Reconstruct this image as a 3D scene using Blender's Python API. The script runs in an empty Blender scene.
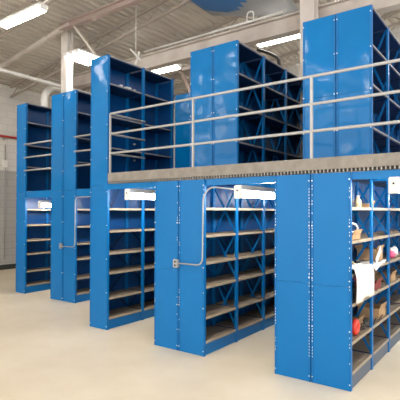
import bpy, bmesh, math, random
from mathutils import Vector, Matrix
random.seed(4)
S = bpy.context.scene
C = S.collection

# ------------------------------------------------------------------ materials
def mat(name, col, rough=.5, metal=0, emit=None, es=0, noise=None, bump=None, coat=0, spec=.5):
    m = bpy.data.materials.new(name); m.use_nodes = True
    nt = m.node_tree; b = nt.nodes['Principled BSDF']
    b.inputs['Base Color'].default_value = (*col, 1)
    b.inputs['Roughness'].default_value = rough
    b.inputs['Metallic'].default_value = metal
    b.inputs['Specular IOR Level'].default_value = spec
    b.inputs['Coat Weight'].default_value = coat
    b.inputs['Coat Roughness'].default_value = .12
    if emit:
        b.inputs['Emission Color'].default_value = (*emit, 1)
        b.inputs['Emission Strength'].default_value = es
    tc = nt.nodes.new('ShaderNodeTexCoord')
    if noise:
        sc, col2, lo, hi = noise
        n = nt.nodes.new('ShaderNodeTexNoise'); n.inputs['Scale'].default_value = sc
        n.inputs['Detail'].default_value = 6
        r = nt.nodes.new('ShaderNodeValToRGB')
        r.color_ramp.elements[0].position = lo; r.color_ramp.elements[0].color = (*col, 1)
        r.color_ramp.elements[1].position = hi; r.color_ramp.elements[1].color = (*col2, 1)
        nt.links.new(tc.outputs['Object'], n.inputs['Vector'])
        nt.links.new(n.outputs['Fac'], r.inputs['Fac'])
        nt.links.new(r.outputs['Color'], b.inputs['Base Color'])
    if bump:
        sc, st = bump
        n = nt.nodes.new('ShaderNodeTexNoise'); n.inputs['Scale'].default_value = sc
        n.inputs['Detail'].default_value = 1.5
        bp = nt.nodes.new('ShaderNodeBump'); bp.inputs['Strength'].default_value = st
        bp.inputs['Distance'].default_value = .05
        nt.links.new(tc.outputs['Object'], n.inputs['Vector'])
        nt.links.new(n.outputs['Fac'], bp.inputs['Height'])
        nt.links.new(bp.outputs['Normal'], b.inputs['Normal'])
    return m

BLUE = mat('blue_enamel', (.0002, .155, .44), .12, noise=(1.3, (.0002, .175, .50), .35, .7), bump=(2.0, 1.0), spec=.32)
BLUEF = mat('blue_enamel_flat_sheet', (.0002, .152, .44), .30, noise=(1.3, (.0002, .168, .48), .35, .7), bump=(2.0, .25), spec=.3)
BLUE2 = mat('blue_post', (.0002, .142, .42), .38, spec=.3)
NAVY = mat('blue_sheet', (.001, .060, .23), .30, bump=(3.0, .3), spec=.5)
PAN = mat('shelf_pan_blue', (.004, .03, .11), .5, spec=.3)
LIP = mat('shelf_lip_upper', (.26, .25, .26), .5)
BOARD = mat('particle_board', (.20, .15, .10), .6, noise=(9, (.27, .21, .15), .3, .7))
SHELF = mat('shelf_grey', (.34, .28, .20), .5, noise=(9, (.42, .35, .26), .3, .7))
BOLT = mat('bolt_zinc', (.75, .78, .82), .3, .6)
STEEL = mat('rail_galvanised', (.42, .42, .42), .4, .25)
TOE = mat('toe_board_grey', (.22, .20, .175), .55, noise=(14, (.29, .265, .235), .35, .7))
GRATE = mat('grating_zinc', (.38, .36, .33), .5, .4)
GAPSHADE = mat('grating_gap_shade', (.05, .05, .05), .7)
WHITE = mat('white_enamel', (.80, .79, .76), .45)
COLW = mat('column_paint', (.74, .70, .66), .6, noise=(3, (.66, .60, .56), .4, .7))
LENS = mat('lit_lens', (.9, .9, .88), .4, emit=(1, .96, .90), es=9)
LENSU = mat('lit_lens_under_deck', (.9, .9, .88), .4, emit=(1, .95, .88), es=13)
ROOF = mat('roof_deck_paint', (.62, .58, .51), .5, .1, noise=(.9, (.50, .46, .41), .35, .7))
JOIST = mat('joist_primer', (.38, .33, .29), .7)
JOISTW = mat('beam_paint', (.66, .61, .56), .6, noise=(2, (.52, .45, .41), .4, .7))
PINKB = mat('beam_primer_pink', (.40, .31, .28), .7)
BLACK = mat('black_iron', (.02, .02, .02), .5)
REDP = mat('red_pipe_paint', (.50, .03, .03), .4)
CARD = mat('cardboard', (.50, .32, .17), .8, noise=(6, (.42, .26, .13), .4, .7))
REDPL = mat('red_plastic', (.80, .05, .03), .35)
PINK = mat('pink_plastic', (.80, .10, .25), .4)
PAPER = mat('white_plastic_sheet', (.86, .83, .80), .45)
CREAM = mat('cream_plastic', (.78, .62, .38), .4)
OLIVE = mat('olive_canvas', (.25, .20, .08), .8)
DARKG = mat('dark_rubber', (.03, .035, .03), .6)
MAROON = mat('maroon_card', (.25, .04, .04), .7)
CLEAR = mat('crumpled_wrap', (.62, .66, .72), .15, .3, bump=(30, .6))
SMEARB = mat('blue_smear', (.03, .16, .42), .6)
SMEARG = mat('grey_smear', (.30, .31, .32), .6)

def brick_mat():
    m = bpy.data.materials.new('painted_block_wall'); m.use_nodes = True
    nt = m.node_tree; b = nt.nodes['Principled BSDF']; L = nt.links.new
    tc = nt.nodes.new('ShaderNodeTexCoord'); sp = nt.nodes.new('ShaderNodeSeparateXYZ')
    cb = nt.nodes.new('ShaderNodeCombineXYZ')
    ad = nt.nodes.new('ShaderNodeMath'); ad.operation = 'ADD'
    L(tc.outputs['Object'], sp.inputs[0]); L(sp.outputs['X'], ad.inputs[0]); L(sp.outputs['Y'], ad.inputs[1])
    L(ad.outputs[0], cb.inputs['X']); L(sp.outputs['Z'], cb.inputs['Y'])
    br = nt.nodes.new('ShaderNodeTexBrick'); br.inputs['Scale'].default_value = 1
    br.inputs['Brick Width'].default_value = .40; br.inputs['Row Height'].default_value = .20
    br.inputs['Mortar Size'].default_value = .008
    br.inputs['Color1'].default_value = (1, 1, 1, 1); br.inputs['Color2'].default_value = (.95, .95, .95, 1)
    br.inputs['Mortar'].default_value = (.80, .80, .80, 1)
    L(cb.outputs[0], br.inputs['Vector'])
    gt = nt.nodes.new('ShaderNodeMath'); gt.operation = 'GREATER_THAN'; gt.inputs[1].default_value = 2.86
    L(sp.outputs['Z'], gt.inputs[0])
    mx = nt.nodes.new('ShaderNodeMix'); mx.data_type = 'RGBA'
    mx.inputs[6].default_value = (.42, .41, .40, 1); mx.inputs[7].default_value = (.66, .64, .60, 1)
    L(gt.outputs[0], mx.inputs[0])
    mu = nt.nodes.new('ShaderNodeMix'); mu.data_type = 'RGBA'; mu.blend_type = 'MULTIPLY'
    mu.inputs[0].default_value = 1
    L(mx.outputs[2], mu.inputs[6]); L(br.outputs['Color'], mu.inputs[7]); L(mu.outputs[2], b.inputs['Base Color'])
    b.inputs['Roughness'].default_value = .75
    return m
WALL = brick_mat()

def floor_mat():
    m = bpy.data.materials.new('sealed_concrete'); m.use_nodes = True
    nt = m.node_tree; b = nt.nodes['Principled BSDF']; L = nt.links.new
    tc = nt.nodes.new('ShaderNodeTexCoord')
    n = nt.nodes.new('ShaderNodeTexNoise'); n.inputs['Scale'].default_value = .9; n.inputs['Detail'].default_value = 9
    n.inputs['Roughness'].default_value = .6
    L(tc.outputs['Object'], n.inputs['Vector'])
    r = nt.nodes.new('ShaderNodeValToRGB')
    r.color_ramp.elements[0].position = .30; r.color_ramp.elements[0].color = (.72, .61, .44, 1)
    r.color_ramp.elements[1].position = .72; r.color_ramp.elements[1].color = (.86, .76, .60, 1)
    L(n.outputs['Fac'], r.inputs['Fac']); L(r.outputs['Color'], b.inputs['Base Color'])
    b.inputs['Roughness'].default_value = .42
    return m
FLOOR = floor_mat()

# ------------------------------------------------------------------ mesh helpers
class MB:
    def __init__(s): s.bm = bmesh.new(); s.mats = []
    def mi(s, m):
        if m not in s.mats: s.mats.append(m)
        return s.mats.index(m)
    def box(s, x0, x1, y0, y1, z0, z1, m, bev=0):
        vs = [s.bm.verts.new((x, y, z)) for x in (x0, x1) for y in (y0, y1) for z in (z0, z1)]
        fs = [s.bm.faces.new([vs[i] for i in q]) for q in ((0,1,3,2),(4,6,7,5),(0,4,5,1),(2,3,7,6),(0,2,6,4),(1,5,7,3))]
        k = s.mi(m)
        for f in fs: f.material_index = k
        if bev:
            es = list({e for f in fs for e in f.edges})
            r = bmesh.ops.bevel(s.bm, geom=es, offset=bev, segments=2, affect='EDGES')
            for f in r['faces']: f.material_index = k
        return s
    def bar(s, a, b, w, t, m, up=(0, 0, 1)):
        """flat bar from a to b, width w (in the plane of `up`), thickness t"""
        a = Vector(a); b = Vector(b); d = (b-a).normalized(); u = Vector(up)
        n = d.cross(u)
        n = n.normalized() if n.length > 1e-5 else Vector((1, 0, 0))
        v = n.cross(d).normalized()
        vs = [s.bm.verts.new(p + n*(i*t/2) + v*(j*w/2)) for p in (a, b) for i in (-1, 1) for j in (-1, 1)]
        k = s.mi(m)
        for q in ((0,1,3,2),(4,6,7,5),(0,4,5,1),(2,3,7,6),(0,2,6,4),(1,5,7,3)):
            f = s.bm.faces.new([vs[i] for i in q]); f.material_index = k
        return s
    def tube(s, pts, r, m, n=10, closed=False):
        pts = [Vector(p) for p in pts]; rings = []; k = s.mi(m); N = len(pts)
        prev = None
        for i, p in enumerate(pts):
            if closed: t = pts[(i+1) % N] - pts[i-1]
            else: t = pts[min(i+1, N-1)] - pts[max(i-1, 0)]
            t.normalize()
            if prev is None:
                a = Vector((0, 0, 1)) if abs(t.z) < .9 else Vector((1, 0, 0))
                u = t.cross(a).normalized()
            else:
                u = (prev - t*prev.dot(t)).normalized()
            prev = u; v = t.cross(u)
            rr = r[i] if isinstance(r, (list, tuple)) else r
            rings.append([s.bm.verts.new(p + (u*math.cos(2*math.pi*j/n) + v*math.sin(2*math.pi*j/n))*rr) for j in range(n)])
        for i in range(N if closed else N-1):
            A, B = rings[i], rings[(i+1) % N]
            for j in range(n):
                f = s.bm.faces.new((A[j], A[(j+1) % n], B[(j+1) % n], B[j])); f.material_index = k; f.smooth = True
        if not closed:
            for R in (rings[0], rings[-1]):
                f = s.bm.faces.new(R); f.material_index = k
        return s
    def build(s, name, parent=None, label=None):
        bmesh.ops.recalc_face_normals(s.bm, faces=s.bm.faces)
        me = bpy.data.meshes.new(name); s.bm.to_mesh(me); s.bm.free()
        for m in s.mats: me.materials.append(m)
        o = bpy.data.objects.new(name, me); C.objects.link(o)
        if parent: o.parent = parent; o.matrix_parent_inverse = Matrix.Translation(-parent.location)
        if label: o['label'] = label
        return o
def thing(name, label, cat, loc=(0, 0, 0), group=None):
    o = bpy.data.objects.new(name, None); C.objects.link(o); o.location = loc; o.empty_display_size = .1
    o['label'] = label; o['category'] = cat
    if group: o['group'] = group
    return o
def tag(o, label, cat, group=None):
    o['label'] = label; o['category'] = cat
    if group: o['group'] = group
    return o
def struct(o): o['kind'] = 'structure'; return o

# corner-rounded polyline
def fillet(pts, r, n=5):
    pts = [Vector(p) for p in pts]; out = [pts[0]]
    for i in range(1, len(pts)-1):
        a, b, c = pts[i-1], pts[i], pts[i+1]
        d1 = (a-b); d2 = (c-b); rr = min(r, d1.length*.45, d2.length*.45)
        p1 = b + d1.normalized()*rr; p2 = b + d2.normalized()*rr
        for k in range(n+1):
            t = k/n; out.append(p1*(1-t)**2 + b*2*t*(1-t) + p2*t*t)
    out.append(pts[-1]); return out

# ------------------------------------------------------------------ the building
XW, YB, XR, YF = -12.12, 13.0, 4.0, -6.0
def roof_z(x): return 5.36 + .15*(x - XW)
struct(MB().box(XW-.2, XR, YF, YB+.2, -.2, 0, FLOOR).build('floor'))
struct(MB().box(XW-.2, XW, YF, YB+.2, 0, 5.34, WALL).build('wall_left'))
w = MB(); k = w.mi(WALL)
pr = [(XW, 0), (XR, 0), (XR, roof_z(XR)-.02), (XW, roof_z(XW)-.02)]
va = [w.bm.verts.new((x, YB, z)) for x, z in pr]; vb = [w.bm.verts.new((x, YB+.2, z)) for x, z in pr]
w.bm.faces.new(va); w.bm.faces.new(vb)
for i in range(4): w.bm.faces.new((va[i], va[(i+1) % 4], vb[(i+1) % 4], vb[i]))
struct(w.build('wall_back'))
struct(MB().box(XW, XW+.02, YF, YB, 0, .14, DARKG).build('baseboard_left'))
# corrugated steel roof deck, ribs along Y
rf = MB(); k = rf.mi(ROOF); x = XW - .2; prof = []
while x < XR:
    for dx, dz in ((0, 0), (.07, 0), (.09, .05), (.15, .05)): prof.append((x+dx, roof_z(x+dx)+dz))
    x += .17
lo = [rf.bm.verts.new((x, YF, z)) for x, z in prof]; hi = [rf.bm.verts.new((x, YB+.2, z)) for x, z in prof]
lo2 = [rf.bm.verts.new((x, YF, z+.06)) for x, z in prof]; hi2 = [rf.bm.verts.new((x, YB+.2, z+.06)) for x, z in prof]
for i in range(len(prof)-1):
    rf.bm.faces.new((lo[i], lo[i+1], hi[i+1], hi[i])); rf.bm.faces.new((lo2[i], hi2[i], hi2[i+1], lo2[i+1]))
struct(rf.build('ceiling'))

# roof joists along the slope
for j, y in enumerate((2.6, 4.1, 5.2, 7.2, 9.0, 10.6, 12.0)):
    m = MB()
    for dz in (.05, .34):
        m.bar((XW+.02, y, roof_z(XW)-dz), (XR-.1, y, roof_z(XR)-dz), .05, .06, JOIST)
    n = 36; xs = [XW+.1+(XR-.3-XW)*i/n for i in range(n+1)]
    for i in range(n):
        a, b = (.06, .33) if i % 2 else (.33, .06)
        m.bar((xs[i], y, roof_z(xs[i])-a), (xs[i+1], y, roof_z(xs[i+1])-b), .02, .02, JOIST)
    o = m.build('roof_joist')
    tag(o, 'brown open web steel joist under the corrugated roof, one of a parallel set', 'roof joist', 'steel joists under the roof deck')

# girder (big pale beam) crossing behind the racks
m = MB(); y = 8.0
m.box(-10.3, XR-.05, y-.11, y+.11, 5.47, 5.50, JOISTW); m.box(-10.3, XR-.05, y-.11, y+.11, 5.15, 5.18, JOISTW)
m.box(-10.3, XR-.05, y-.02, y+.02, 5.18, 5.47, JOISTW)
g = m.build('roof_girder'); tag(g, 'wide pale I-beam girder running level above the upper shelving', 'beam')
m = MB()
m.tube([(-7.4, y-.14, 5.55), (-3.75, y-.14, 5.55)], .022, WHITE)
m.tube(fillet([(-4.55, y-.14, 5.55), (-4.55, y-.14, 5.75), (-4.40, y-.14, 5.75), (-4.40, y-.14, 5.55)], .08), .014, WHITE)
tag(m.build('electrical_conduit'), 'white straight conduit with a small loop along the top of the pale girder', 'conduit')
# smaller primer-coloured beam at the column head, with braces
m = MB(); y = 6.2
m.box(-8.4, 0, y-.06, y+.06, 5.86, 5.885, PINKB); m.box(-8.4, 0, y-.06, y+.06, 5.74, 5.765, PINKB)
m.box(-8.4, 0, y-.012, y+.012, 5.76, 5.865, PINKB)
tag(m.build('roof_beam'), 'narrow pinkish primed beam meeting the head of the left column', 'beam')
m = MB()
m.bar((XW+.01, y, roof_z(XW)-.14), (-8.1, y, 5.82), .09, .07, JOISTW)
tag(m.build('roof_brace'), 'pale sloping strut from left wall up to the column head', 'brace')
m = MB(); m.bar((-7.95, y, 5.75), (-7.2, y, 4.92), .04, .04, JOISTW)
tag(m.build('roof_brace'), 'thin diagonal brace dropping right from the left column head', 'brace')
m = MB(); m.tube([(-11.3, 5.0, 5.3), (-3.2, 5.0, 5.95)], .018, JOISTW)
tag(m.build('roof_pipe'), 'thin pale pipe under roof running parallel to the sloping joists', 'pipe')
m = MB(); m.tube([(-9.6, 8.7, 5.62), (-4.6, 8.7, 5.66)], .03, JOISTW)
tag(m.build('roof_pipe'), 'pale level pipe behind the wide girder', 'pipe')
m = MB(); m.tube(fillet([(-4.85, 8.85, 5.35), (-4.55, 8.85, 5.2), (-4.33, 8.85, 5.05), (-4.30, 8.85, 4.75)], .06), .035, BLACK)
tag(m.build('black_pipe'), 'black bent pipe hanging behind the upper shelving under the girder', 'pipe')
m = MB(); m.bar((-7.75, 9.6, 5.75), (-7.3, 9.6, 4.9), .08, .06, PINKB)
m.bar((-8.0, 9.6, 5.62), (-6.6, 9.6, 5.62), .09, .06, JOISTW)
tag(m.build('roof_brace'), 'brown diagonal brace seen in gap between two upper shelving rows', 'brace')

m = MB(); m.bar((-7.02, 7.0, 5.28), (-6.68, 7.0, 4.95), .035, .03, WHITE); m.bar((-6.86, 7.0, 4.90), (-6.74, 7.0, 5.16), .03, .03, WHITE)
m.tube([(-6.85, 7.0, 5.1), (-6.85, 7.0, roof_z(-6.85))], .01, WHITE);
tag(m.build('hanger_bracket'), 'crossed pale metal bracket hanging above the tall narrow rack', 'bracket')
# columns
def column(x, y, w, top, label):
    t = thing('steel_column', label, 'column', (x, y, 0))
    m = MB(); d = w*.45
    m.box(x-w/2, x+w/2, y-d, y-d+.03, .03, top, COLW); m.box(x-w/2, x+w/2, y+d-.03, y+d, .03, top, COLW)
    m.box(x-.02, x+.02, y-d+.03, y+d-.03, .03, top, COLW)
    m.build('shaft', t)
    MB().box(x-w*.7, x+w*.7, y-w*.7, y+w*.7, 0, .03, COLW).build('base_plate', t)
    return t
column(-8.58, 6.50, .20, roof_z(-8.7)-.02, 'tall white steel column behind the two-bay end rack on the left')
column(-3.16, 7.72, .26, roof_z(-3.35)-.02, 'white steel column rising behind the tallest right upper rack')

# sheet standing in for a blue-grey smear under the roof
t = MB(); k = t.mi(SMEARB); k2 = t.mi(SMEARG); n = 14
cor = [(-5.343, 6.42), (-3.616, 7.668), (-3.862, 9.09), (-5.412, 7.85)]
rows = []
for i in range(n+1):
    row = []
    for j in range(n+1):
        u, v = i/n, j/n
        px = (cor[0][0]*(1-u)+cor[1][0]*u)*(1-v) + (cor[3][0]*(1-u)+cor[2][0]*u)*v
        py = (cor[0][1]*(1-u)+cor[1][1]*u)*(1-v) + (cor[3][1]*(1-u)+cor[2][1]*u)*v
        row.append(t.bm.verts.new((px, py, 5.92 - .08*math.sin(math.pi*u)*math.sin(math.pi*v))))
    rows.append(row)
for i in range(n):
    for j in range(n):
        f = t.bm.faces.new((rows[i][j], rows[i+1][j], rows[i+1][j+1], rows[i][j+1])); f.smooth = True
        f.material_index = k if (i+.6*j) < 10 and j < 11 else k2
o = t.build('smear_sheet'); md = o.modifiers.new('s', 'SOLIDIFY'); md.thickness = .012
tag(o, 'blue and grey sheet standing in for a smear under the roof above the middle upper rack', 'tarp')

# red sprinkler pipe + wall conduit on the left wall
m = MB(); m.tube([(XW+.10, YF+.1, 3.80), (XW+.10, YB-.1, 3.84)], .035, REDP)
for yy in range(-5, 13, 2): m.box(XW+.001, XW+.10, yy-.015, yy+.015, 3.74, 3.775, STEEL)
tag(m.build('sprinkler_pipe'), 'red pipe running along the left block wall', 'pipe')
t = thing('wall_conduit', 'thin vertical conduit with small box on the left block wall', 'conduit', (XW, 7.04, 0))
m = MB(); m.tube([(XW+.03, 7.04, .3), (XW+.03, 7.04, 3.6)], .014, STEEL); m.build('pipe', t)
MB().box(XW, XW+.06, 6.98, 7.10, 2.95, 3.15, WHITE, .005).build('switch_box', t)
# long white pipe/strip along the aisle direction
m = MB(); m.box(-10.05, -9.95, -1, 11.5, 4.99, 5.06, WHITE)
t = thing('cable_tray', 'long straight white tray running away beside the left column', 'cable tray', (-10, 5, 5))
m.build('tray', t)
for y in (1.5, 4.5, 7.6, 10.5):
    MB().tube([(-10, y, 5.06), (-10, y, roof_z(-10)+.01)], .006, STEEL).build('hanger', t)
# flexible duct near the wall, behind the leftmost racks
m = MB(); pts = fillet([(-10.5, 7.22, 4.35), (-10.5, 7.22, 4.85), (-10.5, 7.45, 5.1), (-10.5, 8.0, 5.15)], .3, 8)
rr = [.09 + .008*(i % 2) for i in range(len(pts))]
m.tube(pts, rr, WHITE, 14); m.tube([(-10.5, 7.9, 5.2), (-10.5, 7.9, roof_z(-10.5))], .008, STEEL, 6)
tag(m.build('flexible_duct'), 'white curved ribbed duct behind the leftmost rack near the wall', 'duct')

# ------------------------------------------------------------------ lights
def ceiling_light(x, y, z, label, length=1.15, along='x', visible=True):
    t = thing('fluorescent_light', label, 'ceiling light', (x, y, z), 'hanging fluorescent strip lights' )
    L = length/2
    def bx(m, a0, a1, b0, b1, z0, z1, mt, bev=0):
        if along == 'x': m.box(x+a0, x+a1, y+b0, y+b1, z0, z1, mt, bev)
        else: m.box(x+b0, x+b1, y+a0, y+a1, z0, z1, mt, bev)
        return m
    hs = bx(MB(), -L, L, -.09, .09, z+.035, z+.075, WHITE).build('housing', t)
    bx(MB(), -L+.02, L-.02, -.085, .085, z-.03, z+.034, LENS, .025).build('lens').parent = hs
    for s in (-L, L-.018): bx(MB(), s, s+.018, -.07, .07, z-.015, z+.035, WHITE).build('end_cap', t)
    for s in (-L*.75, L*.75):
        hx, hy = (x+s, y) if along == 'x' else (x, y+s)
        MB().tube([(hx, hy, z+.07), (hx, hy, roof_z(hx))], .005, STEEL, 6).build('hanger', t)
    return t
ceiling_light(-7.05, 4.40, 5.05, 'lit fluorescent strip hanging nearest the upper left corner', 1.25)
for k, x in enumerate((-8.36, -8.17, -7.98)):
    ceiling_light(x, 6.66, 5.2, ('lit light panel right of the left white column, closest to the column', 'middle lit light panel of three right of the left white column', 'lit light panel right of left white column, farthest from it')[k], .75, 'y')
ceiling_light(-7.25, 8.45, 5.22, 'small lit fluorescent light above the far end of the tall middle rack', .95)
ceiling_light(-4.35, 9.0, 5.50, 'lit fluorescent strip between the middle and right upper racks', 1.15)
for X in (-10.5, -7.6, -4.7, -1.8, 1.1):  # lamps added out of view to light the rack fronts and give panel glare
    for Y in (-4.5, -1.6, 1.2):
        ceiling_light(X, Y, 5.1, 'added unseen fluorescent strip over open floor, lighting the rack fronts', 1.25)
for X in (-5.3, -.4):
    ceiling_light(X, 11, 5.1, 'lit fluorescent strip hanging over the back of the hall', 1.25)

def deck_light(x, y, z, L, label):
    t = thing('under_deck_light', label, 'light', (x, y, z), None)
    MB().box(x-.045, x+.05, y-.02, y, z-.02, z+.125, WHITE, .006).build('end_plate', t)
    m = MB(); m.tube([(x, y-.024, z+.07), (x, y-.019, z+.07)], .010, DARKG, 10); m.build('knockout', t)
    h = MB().box(x-.04, x+.045, y, y+L, z+.075, z+.13, WHITE).build('housing', t)
    MB().box(x-.035, x+.04, y, y+L, z-.005, z+.075, LENSU, .012).build('lens').parent = h
    for dy in (.15, L-.15):
        MB().tube([(x, y+dy, z+.13), (x, y+dy, 2.066 if x > -5 else 2.05)], .006, STEEL, 6).build('hanger', t)
deck_light(-2.555, 4.222, 1.845, 1.2, 'lit fixture with white end plate over aisle between the two wide front racks')
deck_light(-4.27, 4.222, 1.855, 1.2, 'lit fixture under deck left of the middle wide rack')
deck_light(-.935, 4.222, 1.865, 1.2, 'lit fixture under deck right of the nearest rack')
deck_light(-7.82, 5.30, 1.765, 1.2, 'lit fixture under deck between the two leftmost racks')
deck_light(-5.95, 5.30, 1.80, 1.2, 'lit fixture under deck right of the second rack from left')
for x, nm in ((-2.555, 'between the two wide front racks'), (-4.27, 'left of the middle wide rack'), (-.935, 'right of the nearest rack')):  # hidden fixtures added to light the aisles farther in
    deck_light(x, 6.1, 1.85, 1.2, 'added hidden fixture under deck, lighting the depth of the aisle ' + nm)

# ------------------------------------------------------------------ racks
PT = .040; PB = .058
LB = .735
def rack(label, x0, x1, y0, nb, z0, z1, shelves, double=True, brace=((.12, .95), (.95, 1.78)), vtop=None,
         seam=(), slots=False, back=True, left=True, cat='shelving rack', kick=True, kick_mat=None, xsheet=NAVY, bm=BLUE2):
    t = thing('shelving_rack', label, cat, ((x0+x1)/2, y0, z0))
    y1 = y0 + nb*LB; xm = (x0+x1)/2
    halves = [(x0, xm-.004), (xm+.004, x1)] if double else [(x0, x1)]
    # end panels, one flanged sheet per half, split at the seams
    for a, b in halves:
        zs = [z0] + list(seam) + [z1]
        for i in range(len(zs)-1):
            MB().box(a+PT*.6, b-PT*.6, y0+.004, y0+.010, zs[i]+.001, zs[i+1]-.001, BLUE if zs[i] > 2 else BLUEF, .001).build('end_panel', t)
    # posts
    cols = []
    for h, (a, b) in enumerate(halves):
        cols += [(a, a+PT*.6), (b-PT*.6, b)]
    for i in range(nb+1):
        yc = y0 + i*LB
        ya, yb = (yc, yc+PT) if i == 0 else (yc-PB/2, yc+PB/2)
        if i == nb: ya, yb = yc-PB, yc
        for ci, (a, b) in enumerate(cols):
            m = MB(); m.box(a, b, ya, yb, z0, z1, BLUE2, .003)
            if slots and i == 0:
                xc = (a+b)/2; z = z0+.25
                while z < z1-.12:
                    if random.random() < (slots if ci in (1, 2) else slots*.45): m.box(xc-.003, xc+.003, ya-.0012, ya, z, z+.014, BOLT)
                    z += .03
            m.build('upright', t)
    # bolts on the end face
    zb = [z0+.06, z0+(z1-z0)*.27, z0+(z1-z0)*.5, z0+(z1-z0)*.75, z1-.07]
    if z1-z0 > 3: zb = [z0+.05+k*(z1-z0-.1)/8 for k in range(9)]
    proto = None
    for a, b in cols:
        xc = (a+b)/2
        for z in zb:
            if proto is None:
                m = MB(); m.tube([(0, 0, 0), (0, -.006, 0)], .0075, BOLT, 6); proto = m.build('bolt'); o = proto
            else: o = proto.copy(); C.objects.link(o)
            o.parent = t; o.matrix_parent_inverse = Matrix.Translation(-t.location)
            o.location = (xc, y0, z)
    # inside
    sides = []
    if double:
        if left: sides.append((x0, xm-.006, -1))
        sides.append((xm+.006, x1, 1))
    else: sides.append((x0, x1, 1))
    for i in range(nb):
        ya = y0+i*LB+(PT if i == 0 else PB/2); yb = y0+(i+1)*LB-(PB if i == nb-1 else PB/2)
        if back:
            xb = xm if double else x0+.003
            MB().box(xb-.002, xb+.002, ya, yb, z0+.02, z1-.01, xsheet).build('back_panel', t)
        for a, b, sd in sides:
            for z in shelves:
                m = MB()
                f0, f1 = (a, a+.006) if sd < 0 else (b-.006, b)
                m.box(a+.008, b-.008, ya+.001, yb-.001, z-.006, z, BOARD)
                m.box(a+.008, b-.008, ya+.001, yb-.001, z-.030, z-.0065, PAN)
                m.box(f0, f1, ya+.001, yb-.001, z-(.029 if z < 2 else .020), z+.001, SHELF if z < 2 else LIP, .001)
                m.build('shelf', t)
            xb = (b-.05 if sd < 0 else a+.05)
            for z_a, z_b in brace:
                m = MB()
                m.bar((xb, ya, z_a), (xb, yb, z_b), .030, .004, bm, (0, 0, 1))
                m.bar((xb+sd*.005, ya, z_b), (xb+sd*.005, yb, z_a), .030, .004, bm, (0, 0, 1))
                m.build('cross_brace', t)
            if vtop:
                m = MB(); yc = (ya+yb)/2
                m.bar((xb, yc, vtop[0]), (xb, yc-.16, vtop[1]), .022, .004, bm)
                m.bar((xb, yc, vtop[0]), (xb, yc+.16, vtop[1]), .022, .004, bm)
                m.build('top_brace', t)
            if kick:
                k0, k1 = (a+.012, a+.016) if sd < 0 else (b-.016, b-.012)
                MB().box(k0, k1, ya, yb, z0+.005, shelves[0]-.036, kick_mat or BLUE2).build('kick_plate', t)
    # braces of the side frames between bays, and the sheet closing the far end
    for i in range(1, nb if bm is BLUE2 else 1):
        yc = y0+i*LB
        for a, b, sd in sides:
            m = MB()
            for z_a, z_b in list(brace) + ([(1.40, 1.98)] if vtop else []):
                m.bar((a+.025, yc, z_a), (b-.025, yc, z_b), .026, .004, BLUE2); m.bar((a+.025, yc+.006, z_b), (b-.025, yc+.006, z_a), .026, .004, BLUE2)
            m.build('side_brace', t)
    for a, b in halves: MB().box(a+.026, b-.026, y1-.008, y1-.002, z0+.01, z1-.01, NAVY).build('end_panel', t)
    return t

LOW = (.17, .452, .808, 1.088, 1.405, 1.727)
UPS = (2.14, 2.60, 3.07, 3.50, 3.915)
FULL = LOW + (2.10, 2.60, 3.05, 3.52, 3.915)
KG = mat('kick_plate_grey', (.10, .13, .18), .5)
BR = ((.19, .80), (.83, 1.40))
BRU = ((2.16, 3.05), (3.10, 3.90))
VT = (1.75, 2.04)
rA = rack('nearest double-width blue rack end on the ground, open shelves with supplies on its right', -2.10, -1.312, 4.2, 7, 0, 2.058, LOW, brace=BR, vtop=VT, seam=(.97,), slots=.85, kick_mat=KG)
rB = rack('wide blue lower rack with a conduit box on its end, in middle of the row', -3.772, -2.999, 4.2, 6, 0, 2.058, LOW, brace=BR, vtop=VT, seam=(.97,), slots=.22)
rD = rack('tall narrow full-height blue rack at left end of the walkway', -5.145, -4.773, 4.32, 2, 0, 3.921, FULL, double=False, brace=BR, bm=PAN, vtop=VT, seam=(2.06,))
rE = rack('tall two-panel blue rack with conduit, set back left of the walkway', -7.377, -6.637, 5.233, 2, 0, 3.921, FULL, bm=PAN, brace=(), seam=(2.06,))
rF = rack('leftmost tall narrow blue rack next to the block wall', -8.562, -8.235, 5.233, 2, 0, 3.90, FULL, double=False, bm=PAN, brace=(), seam=(2.06,))
rUA = rack('nearest upper blue rack standing on the deck, right of the picture', -2.10, -1.312, 4.935, 6, 2.105, 3.921, UPS, brace=BRU, seam=(3.0,), kick=False)
rUB = rack('middle upper blue rack standing on the deck, behind the railing', -3.772, -2.999, 4.935, 5, 2.105, 3.921, UPS, brace=BRU, seam=(3.0,), kick=False)
rG = rack('far tall blue rack end seen between the middle upper rack and tall narrow rack', -5.74, -4.95, 7.0, 2, 0, 4.05, FULL, brace=BR, seam=(2.06,))

# ------------------------------------------------------------------ mezzanine deck
t = thing('mezzanine_walkway', 'steel walkway deck with grey toe board over the lower racks', 'walkway', (-1.7, 4.2, 2.06))
XL, XE = -4.622, 1.2
MB().box(XL, XE, 4.185, 4.195, 2.093, 2.208, TOE, .001).build('toe_board', t)
MB().box(XL-.004, XL+.006, 4.197, 4.92, 2.093, 2.208, TOE, .001).build('toe_board', t)
m = MB(); x = XL+.01
while x < XE:
    m.box(x, x+.010, 4.188, 4.925, 2.064, 2.092, GRATE); x += .038
for yy in (4.30, 4.5, 4.7, 4.88): m.box(XL, XE, yy, yy+.006, 2.070, 2.090, GRATE)
m.box(XL, XE, 4.215, 4.225, 2.062, 2.092, GAPSHADE)  # dark strip painted in for the shade between the grating bars
m.build('grating', t)
MB().box(XL, XE, 4.197, 4.925, 2.0925, 2.0985, TOE).build('deck_plate', t)
for a, b, y0, y1 in ((-4.765, -3.78, 4.932, 6.4), (-2.99, -2.108, 4.932, 7.9), (-1.304, XE, 4.932, 7.9), (-4.765, XL-.006, 4.36, 4.925)):
    MB().box(a, b, y0, y1, 2.066, 2.10, BLUE2).build('deck_plate', t)
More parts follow.
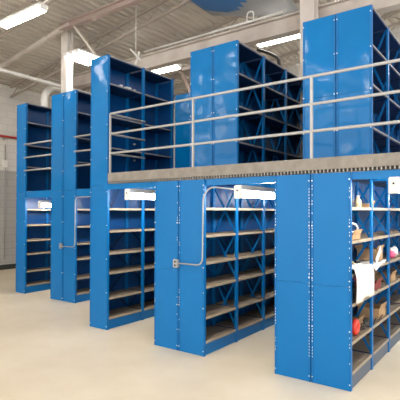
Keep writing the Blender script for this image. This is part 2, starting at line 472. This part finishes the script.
for a, b in ((-4.76, -3.776), (-2.995, -2.104), (-1.308, XE)):
    m = MB(); m.box(a, b, 4.225, 4.231, 1.985, 2.060, BLUE); m.box(a, b, 4.231, 4.26, 1.985, 1.990, BLUE)
    m.box(a, b, 4.231, 4.26, 2.055, 2.060, BLUE); m.build('header_beam', t)
    for y in (4.93, 5.67, 6.3):
        MB().box(a, b, y-.02, y+.02, 2.01, 2.062, BLUE2).build('cross_beam', t)
MB().box(1.1, 1.16, 4.23, 4.29, 0, 2.06, BLUE2).build('support_post', t)
MB().box(1.1, 1.16, 7.8, 7.86, 0, 2.06, BLUE2).build('support_post', t)
for a, b, nm in ((-8.231, -7.381, 'short steel deck bridging the two leftmost tall racks'), (-6.633, -5.15, 'short steel deck between second tall rack and the narrow rack')):
    t2 = thing('bridge_deck', nm, 'deck', ((a+b)/2, 5.24, 2.0))
    MB().box(a-.003, b+.003, 5.26, 6.70, 2.05, 2.085, TOE).build('deck_plate', t2)
    MB().box(a-.003, b+.003, 5.242, 5.258, 1.955, 2.088, BLUE).build('header_beam', t2)
    # railing
    t3 = thing('guard_rail', ('three-bar steel railing between the two leftmost tall racks', 'three-bar steel railing between second tall rack and narrow rack')[a > -7], 'railing', ((a+b)/2, 5.245, 2.09), 'steel railings')
    for z in (2.512, 2.775, 3.045):
        MB().tube([(a-.02, 5.215, z), (b+.04, 5.215, z)], .017, STEEL, 10).build('rail', t3)

# main railing
t = thing('guard_rail', 'long three-bar steel railing along front edge of the walkway', 'railing', (-1.7, 4.2, 2.1), 'steel railings')
for z in (2.48, 2.75, 3.027):
    pts = [(XL+.02, 4.9, z), (XL+.02, 4.21, z), (XE, 4.21, z)]
    MB().tube(fillet(pts, .03), .0155, STEEL, 12).build('rail', t)
for x in (-4.602, -3.172, -1.70, -.23, 1.1):
    m = MB(); m.box(x-.014, x+.014, 4.198, 4.222, 2.10, 3.03, STEEL, .004); m.build('post', t)

# ------------------------------------------------------------------ conduits on rack ends
def conduit(label, box, pts, y):
    t = thing('wall_outlet', label, 'outlet', (box[0], y, box[1]))
    x, z = box
    MB().box(x-.035, x+.035, y-.045, y-.001, z-.05, z+.05, STEEL, .006).build('box', t)
    bxo = [c for c in C.objects if c.parent == t][0]
    m = MB()
    for dz in (-.022, .022): m.box(x-.012, x+.012, y-.047, y-.044, z+dz-.012, z+dz+.012, DARKG)
    so = m.build('socket'); so.parent = bxo
    MB().tube(fillet(pts, .09, 6), .009, STEEL, 10).build('conduit', t)
    return t
conduit('outlet box and white conduit on the end of the wide middle lower rack', (-3.40, 1.055),
        [(-3.37, 4.165, 1.06), (-3.00, 4.165, 1.06), (-2.992, 4.165, 1.86), (-2.89, 4.165, 1.965), (-2.59, 4.235, 1.93)], 4.198)
conduit('outlet box and white conduit on the end of the tall two-panel rack', (-7.02, 1.035),
        [(-6.99, 5.195, 1.03), (-6.60, 5.195, 1.03), (-6.60, 5.195, 1.94), (-6.05, 5.195, 1.94)], 5.231)

# ------------------------------------------------------------------ goods on shelves
def crumple(name, cx, cy, cz, sx, sy, sz, m, seed, label, cat, group=None):
    rnd = random.Random(seed); b = bmesh.new(); bmesh.ops.create_icosphere(b, subdivisions=3, radius=1)
    ph = [rnd.uniform(0, 6) for _ in range(6)]
    for v in b.verts:
        p = v.co; k = 1+.16*math.sin(5*p.x+ph[0])*math.sin(4*p.y+ph[1])+.12*math.sin(9*p.z+7*p.x+ph[2])+rnd.uniform(-.05, .05)
        z = p.z*k
        v.co = (cx+p.x*k*sx, cy+p.y*k*sy, cz+max(z, -.75)*sz+.75*sz)
    me = bpy.data.meshes.new(name); b.to_mesh(me); b.free(); me.materials.append(m)
    for f in me.polygons: f.use_smooth = True
    o = bpy.data.objects.new(name, me); C.objects.link(o)
    return tag(o, label, cat, group)
Z6, Z5, Z4, Z3, Z2, Z1 = 1.7285, 1.4065, 1.0895, .8095, .4535, .1715

# white plastic sheet lying on the shelf and hanging over its edge
m = MB(); k = m.mi(PAPER); rows = []; n1, n2 = 26, 24
for i in range(n1+1):
    row = []; u = i/n1; y = 4.245 + u*.60
    for j in range(n2+1):
        v = j/n2; wob = .011*math.sin(u*17+v*3)+.007*math.sin(u*31-v*7)
        if v < .5:
            x = -1.62+v*2*.32; z = Z4+.022+.075*math.sin(math.pi*v*2)*(0.6+.4*math.sin(u*5+1))+wob*.5
        else:
            w_ = (v-.5)*2; ln = .29+.012*math.sin(u*9)
            x = -1.302+.022*math.sin(min(1, w_*3)*math.pi/2)+wob*.7*w_+.008; z = Z4+.022+.03*(1-w_)-w_*ln+wob*.3
        row.append(m.bm.verts.new((x, y, z)))
    rows.append(row)
for i in range(n1):
    for j in range(n2):
        f = m.bm.faces.new((rows[i][j], rows[i+1][j], rows[i+1][j+1], rows[i][j+1])); f.smooth = True
o = m.build('plastic_sheet'); o.modifiers.new('s', 'SOLIDIFY').thickness = .004
tag(o, 'white plastic sheet hanging over the shelf edge in nearest bay of the right rack', 'sheet')
m = MB(); k = m.mi(PAPER); rows = []
for i in range(15):
    row = []; u = i/14; y = 4.975+u*.64
    for j in range(13):
        v = j/12; row.append(m.bm.verts.new((-1.66+v*.375-.04*u*v, y, Z4+.012+.008*math.sin(u*11+v*4)-(.05*max(0, v-.9)*10*(1-u)))))
    rows.append(row)
for i in range(14):
    for j in range(12):
        f = m.bm.faces.new((rows[i][j], rows[i+1][j], rows[i+1][j+1], rows[i][j+1])); f.smooth = True
o = m.build('paper_sheet'); o.modifiers.new('s', 'SOLIDIFY').thickness = .003
o.location = (0, 0, .004)
tag(o, 'white sheet lying flat on the middle shelf in second bay of the right rack', 'sheet')

def carton(cx, cy, z, sx, sy, sz, label, mt=CARD, rot=0, open_=True):
    t = thing('cardboard_box', label, 'box', (cx, cy, z)); t.rotation_euler.z = rot
    def P(m, name, **kw):
        o = m.build(name); o.parent = t; return o
    w_ = .006; m = MB()
    m.box(-sx/2, sx/2, -sy/2, sy/2, 0, w_, mt)
    m.box(-sx/2, -sx/2+w_, -sy/2, sy/2, w_, sz, mt); m.box(sx/2-w_, sx/2, -sy/2, sy/2, w_, sz, mt)
    m.box(-sx/2+w_, sx/2-w_, -sy/2, -sy/2+w_, w_, sz, mt); m.box(-sx/2+w_, sx/2-w_, sy/2-w_, sy/2, w_, sz, mt)
    P(m, 'body')
    m = MB(); m.bar((sx/2, -sy/2, sz), (sx/2+.03, -sy/2, sz+.05), .002, .002, mt)
    m = MB(); h = sx*.42
    vs = [m.bm.verts.new(p) for p in ((sx/2, -sy/2, sz), (sx/2, sy/2, sz), (sx/2+.02, sy/2, sz+h*.5), (sx/2+.02, -sy/2, sz+h*.5))]
    m.mi(mt); m.bm.faces.new(vs); o = P(m, 'flap'); o.modifiers.new('s', 'SOLIDIFY').thickness = .004
    m = MB(); m.mi(mt)
    vs = [m.bm.verts.new(p) for p in ((-sx/2, -sy/2, sz), (-sx/2, sy/2, sz), (-sx/2-.03, sy/2, sz+h*.4), (-sx/2-.03, -sy/2, sz+h*.4))]
    m.bm.faces.new(vs); o = P(m, 'flap'); o.modifiers.new('s', 'SOLIDIFY').thickness = .004
    return t
carton(-1.47, 5.42, Z4+.03, .22, .27, .13, 'brown cardboard box on white sheet in second bay of right rack')
carton(-1.46, 5.45, Z2, .24, .28, .12, 'brown cardboard box on low shelf in second bay of right rack')
carton(-1.49, 4.80, Z2, .18, .20, .09, 'brown cardboard box on low shelf behind the red roll')
carton(-1.45, 5.27, Z3, .22, .24, .07, 'dark maroon cardboard tray on shelf below the flat white sheet', MAROON)
carton(-1.45, 6.0, Z3, .22, .22, .08, 'small brown cardboard box on the third shelf in third bay')
carton(-1.47, 4.50, Z5, .24, .26, .05, 'shallow brown tray under the white cable loop on upper shelf')
m = MB(); m.bar((-1.345, 5.20, Z4+.03), (-1.33, 5.36, Z4+.17), .10, .004, PAPER, (0, 1, 0))
tag(m.build('paper_leaf'), 'white paper leaf propped against the box on the middle shelf', 'paper')

# cream bottle
t = thing('plastic_bottle', 'cream plastic bottle on top shelf in nearest bay of the right rack', 'bottle', (-1.40, 4.72, Z6))
m = MB(); m.tube([(-1.40, 4.72, Z6+z) for z in (0, .004, .07, .085, .095, .105)], [.030, .034, .034, .028, .014, .012], CREAM, 16); m.build('body', t)
m = MB(); m.tube([(-1.40, 4.72, Z6+z) for z in (.105, .125)], .015, PAPER, 12); m.build('cap', t)
carton(-1.50, 4.95+.35, Z6, .16, .2, .05, 'low brown tray on top lower shelf in second bay')
crumple('cloth_bundle', -1.42, 4.45, Z6, .05, .06, .035, DARKG, 3, 'small dark bundle on top shelf beside the cream bottle', 'bundle')
# white cable loop
m = MB(); m.tube([(-1.405+.03*math.cos(a)*.6, 4.53+.13*math.cos(a+.3), Z5+.058+.012+.045*(1+math.sin(a))) for a in [i*2*math.pi/28 for i in range(28)]], .011, PAPER, 8, True)
tag(m.build('cable_loop'), 'white cable loop standing in the tray on upper shelf of nearest bay', 'cable')
# olive gloves & dark tool on sheet
crumple('work_glove', -1.40, 4.42, Z4+.075, .05, .07, .022, OLIVE, 8, 'olive work glove lying on the white plastic sheet', 'glove')
crumple('cloth_bundle', -1.36, 4.56, Z4+.075, .03, .055, .018, DARKG, 9, 'small dark rag on the white plastic sheet beside the olive glove', 'rag')
# pink bag and white
crumple('plastic_bag', -1.40, 6.12, Z4, .06, .09, .05, PINK, 11, 'pink plastic bag on middle shelf in the third bay of right rack', 'bag')
crumple('plastic_bag', -1.42, 6.33, Z4, .07, .07, .07, PAPER, 12, 'white crumpled bag behind the pink one in third bay', 'bag')
# red roll
t = thing('tape_roll', 'bright red roll standing on low shelf in nearest bay of right rack', 'roll', (-1.40, 4.44, Z2))
m = MB(); c = (-1.362, 4.50, Z2+.084)
m.tube([(c[0]+.0, c[1]+.055*math.cos(a), c[2]+.055*math.sin(a)) for a in [i*2*math.pi/24 for i in range(24)]], .028, REDPL, 10, True); m.build('outer_ring', t)
m = MB(); m.tube([(c[0]-.02, c[1], c[2]), (c[0]+.012, c[1], c[2])], .026, MAROON, 14); m.build('core', t)
# paper roll
m = MB(); m.tube([(-1.47, 4.36, Z2+.10), (-1.47, 4.60, Z2+.10)], .03, PAPER, 14)
m.tube([(-1.47, 4.37, Z2+.03), (-1.47, 4.61, Z2+.03)], .03, PAPER, 14)
tag(m.build('paper_roll'), 'white paper rolls behind the red roll', 'paper roll')
# black cable
m = MB(); pts = []
for i in range(50):
    a = i*.38; pts.append((-1.350+.02*math.cos(a*.9), 4.68+.05*math.cos(a)+.003*i, Z2+.014+.0016*i+.006*math.sin(a*2)))
m.tube(pts, .007, BLACK, 7)
tag(m.build('black_cable'), 'coiled black cable on low shelf before the cardboard box', 'cable')
m = MB(); m.tube([(-1.33, 5.02, Z2+.01), (-1.325, 5.1, Z2+.05), (-1.325, 5.25, Z2+.01), (-1.325, 5.4, Z2+.04)], .007, BLACK, 7)
tag(m.build('black_cable'), 'short black cable on low shelf in second bay', 'cable')
# crumpled wraps on the top shelf of the narrow tall rack
for i, (yy, s_) in enumerate(((4.62, .035), (4.72, .03), (4.80, .04), (4.90, .03))):
    crumple('crumpled_wrap', -4.84, yy, 3.5215, .045, s_, s_*.7, CLEAR, 20+i, 'small shiny crumpled wrap on the upper shelf of tall narrow rack', 'wrap', 'crumpled wraps on the narrow rack shelf')

# ------------------------------------------------------------------ light, camera
W = bpy.data.worlds.new('World'); S.world = W; W.use_nodes = True
W.node_tree.nodes['Background'].inputs[0].default_value = (1.0, .97, .93, 1)
W.node_tree.nodes['Background'].inputs[1].default_value = .9

f, yaw, pitch, roll, sh = 444.29, *[math.radians(v) for v in (36.088, .698, .116)], 6.248
e1 = Vector((math.cos(yaw), math.sin(yaw), 0)); f0 = Vector((-math.sin(yaw), math.cos(yaw), 0)); zz = Vector((0, 0, 1))
F = f0*math.cos(pitch)+zz*math.sin(pitch); U0 = -f0*math.sin(pitch)+zz*math.cos(pitch)
R = e1*math.cos(roll)+U0*math.sin(roll); U = -e1*math.sin(roll)+U0*math.cos(roll)
cd = bpy.data.cameras.new('Camera'); cam = bpy.data.objects.new('Camera', cd); C.objects.link(cam)
cam.matrix_world = Matrix(((R.x, U.x, -F.x, 0), (R.y, U.y, -F.y, 0), (R.z, U.z, -F.z, 1.68), (0, 0, 0, 1)))
cd.sensor_width = 36; cd.lens = f/400*36; cd.shift_y = sh/400; cd.clip_start = .05
S.camera = cam
S.view_settings.view_transform = 'Standard'; S.view_settings.look = 'None'
S.view_settings.gamma = 1; S.view_settings.exposure = 1.3
S.view_settings.use_curve_mapping = False
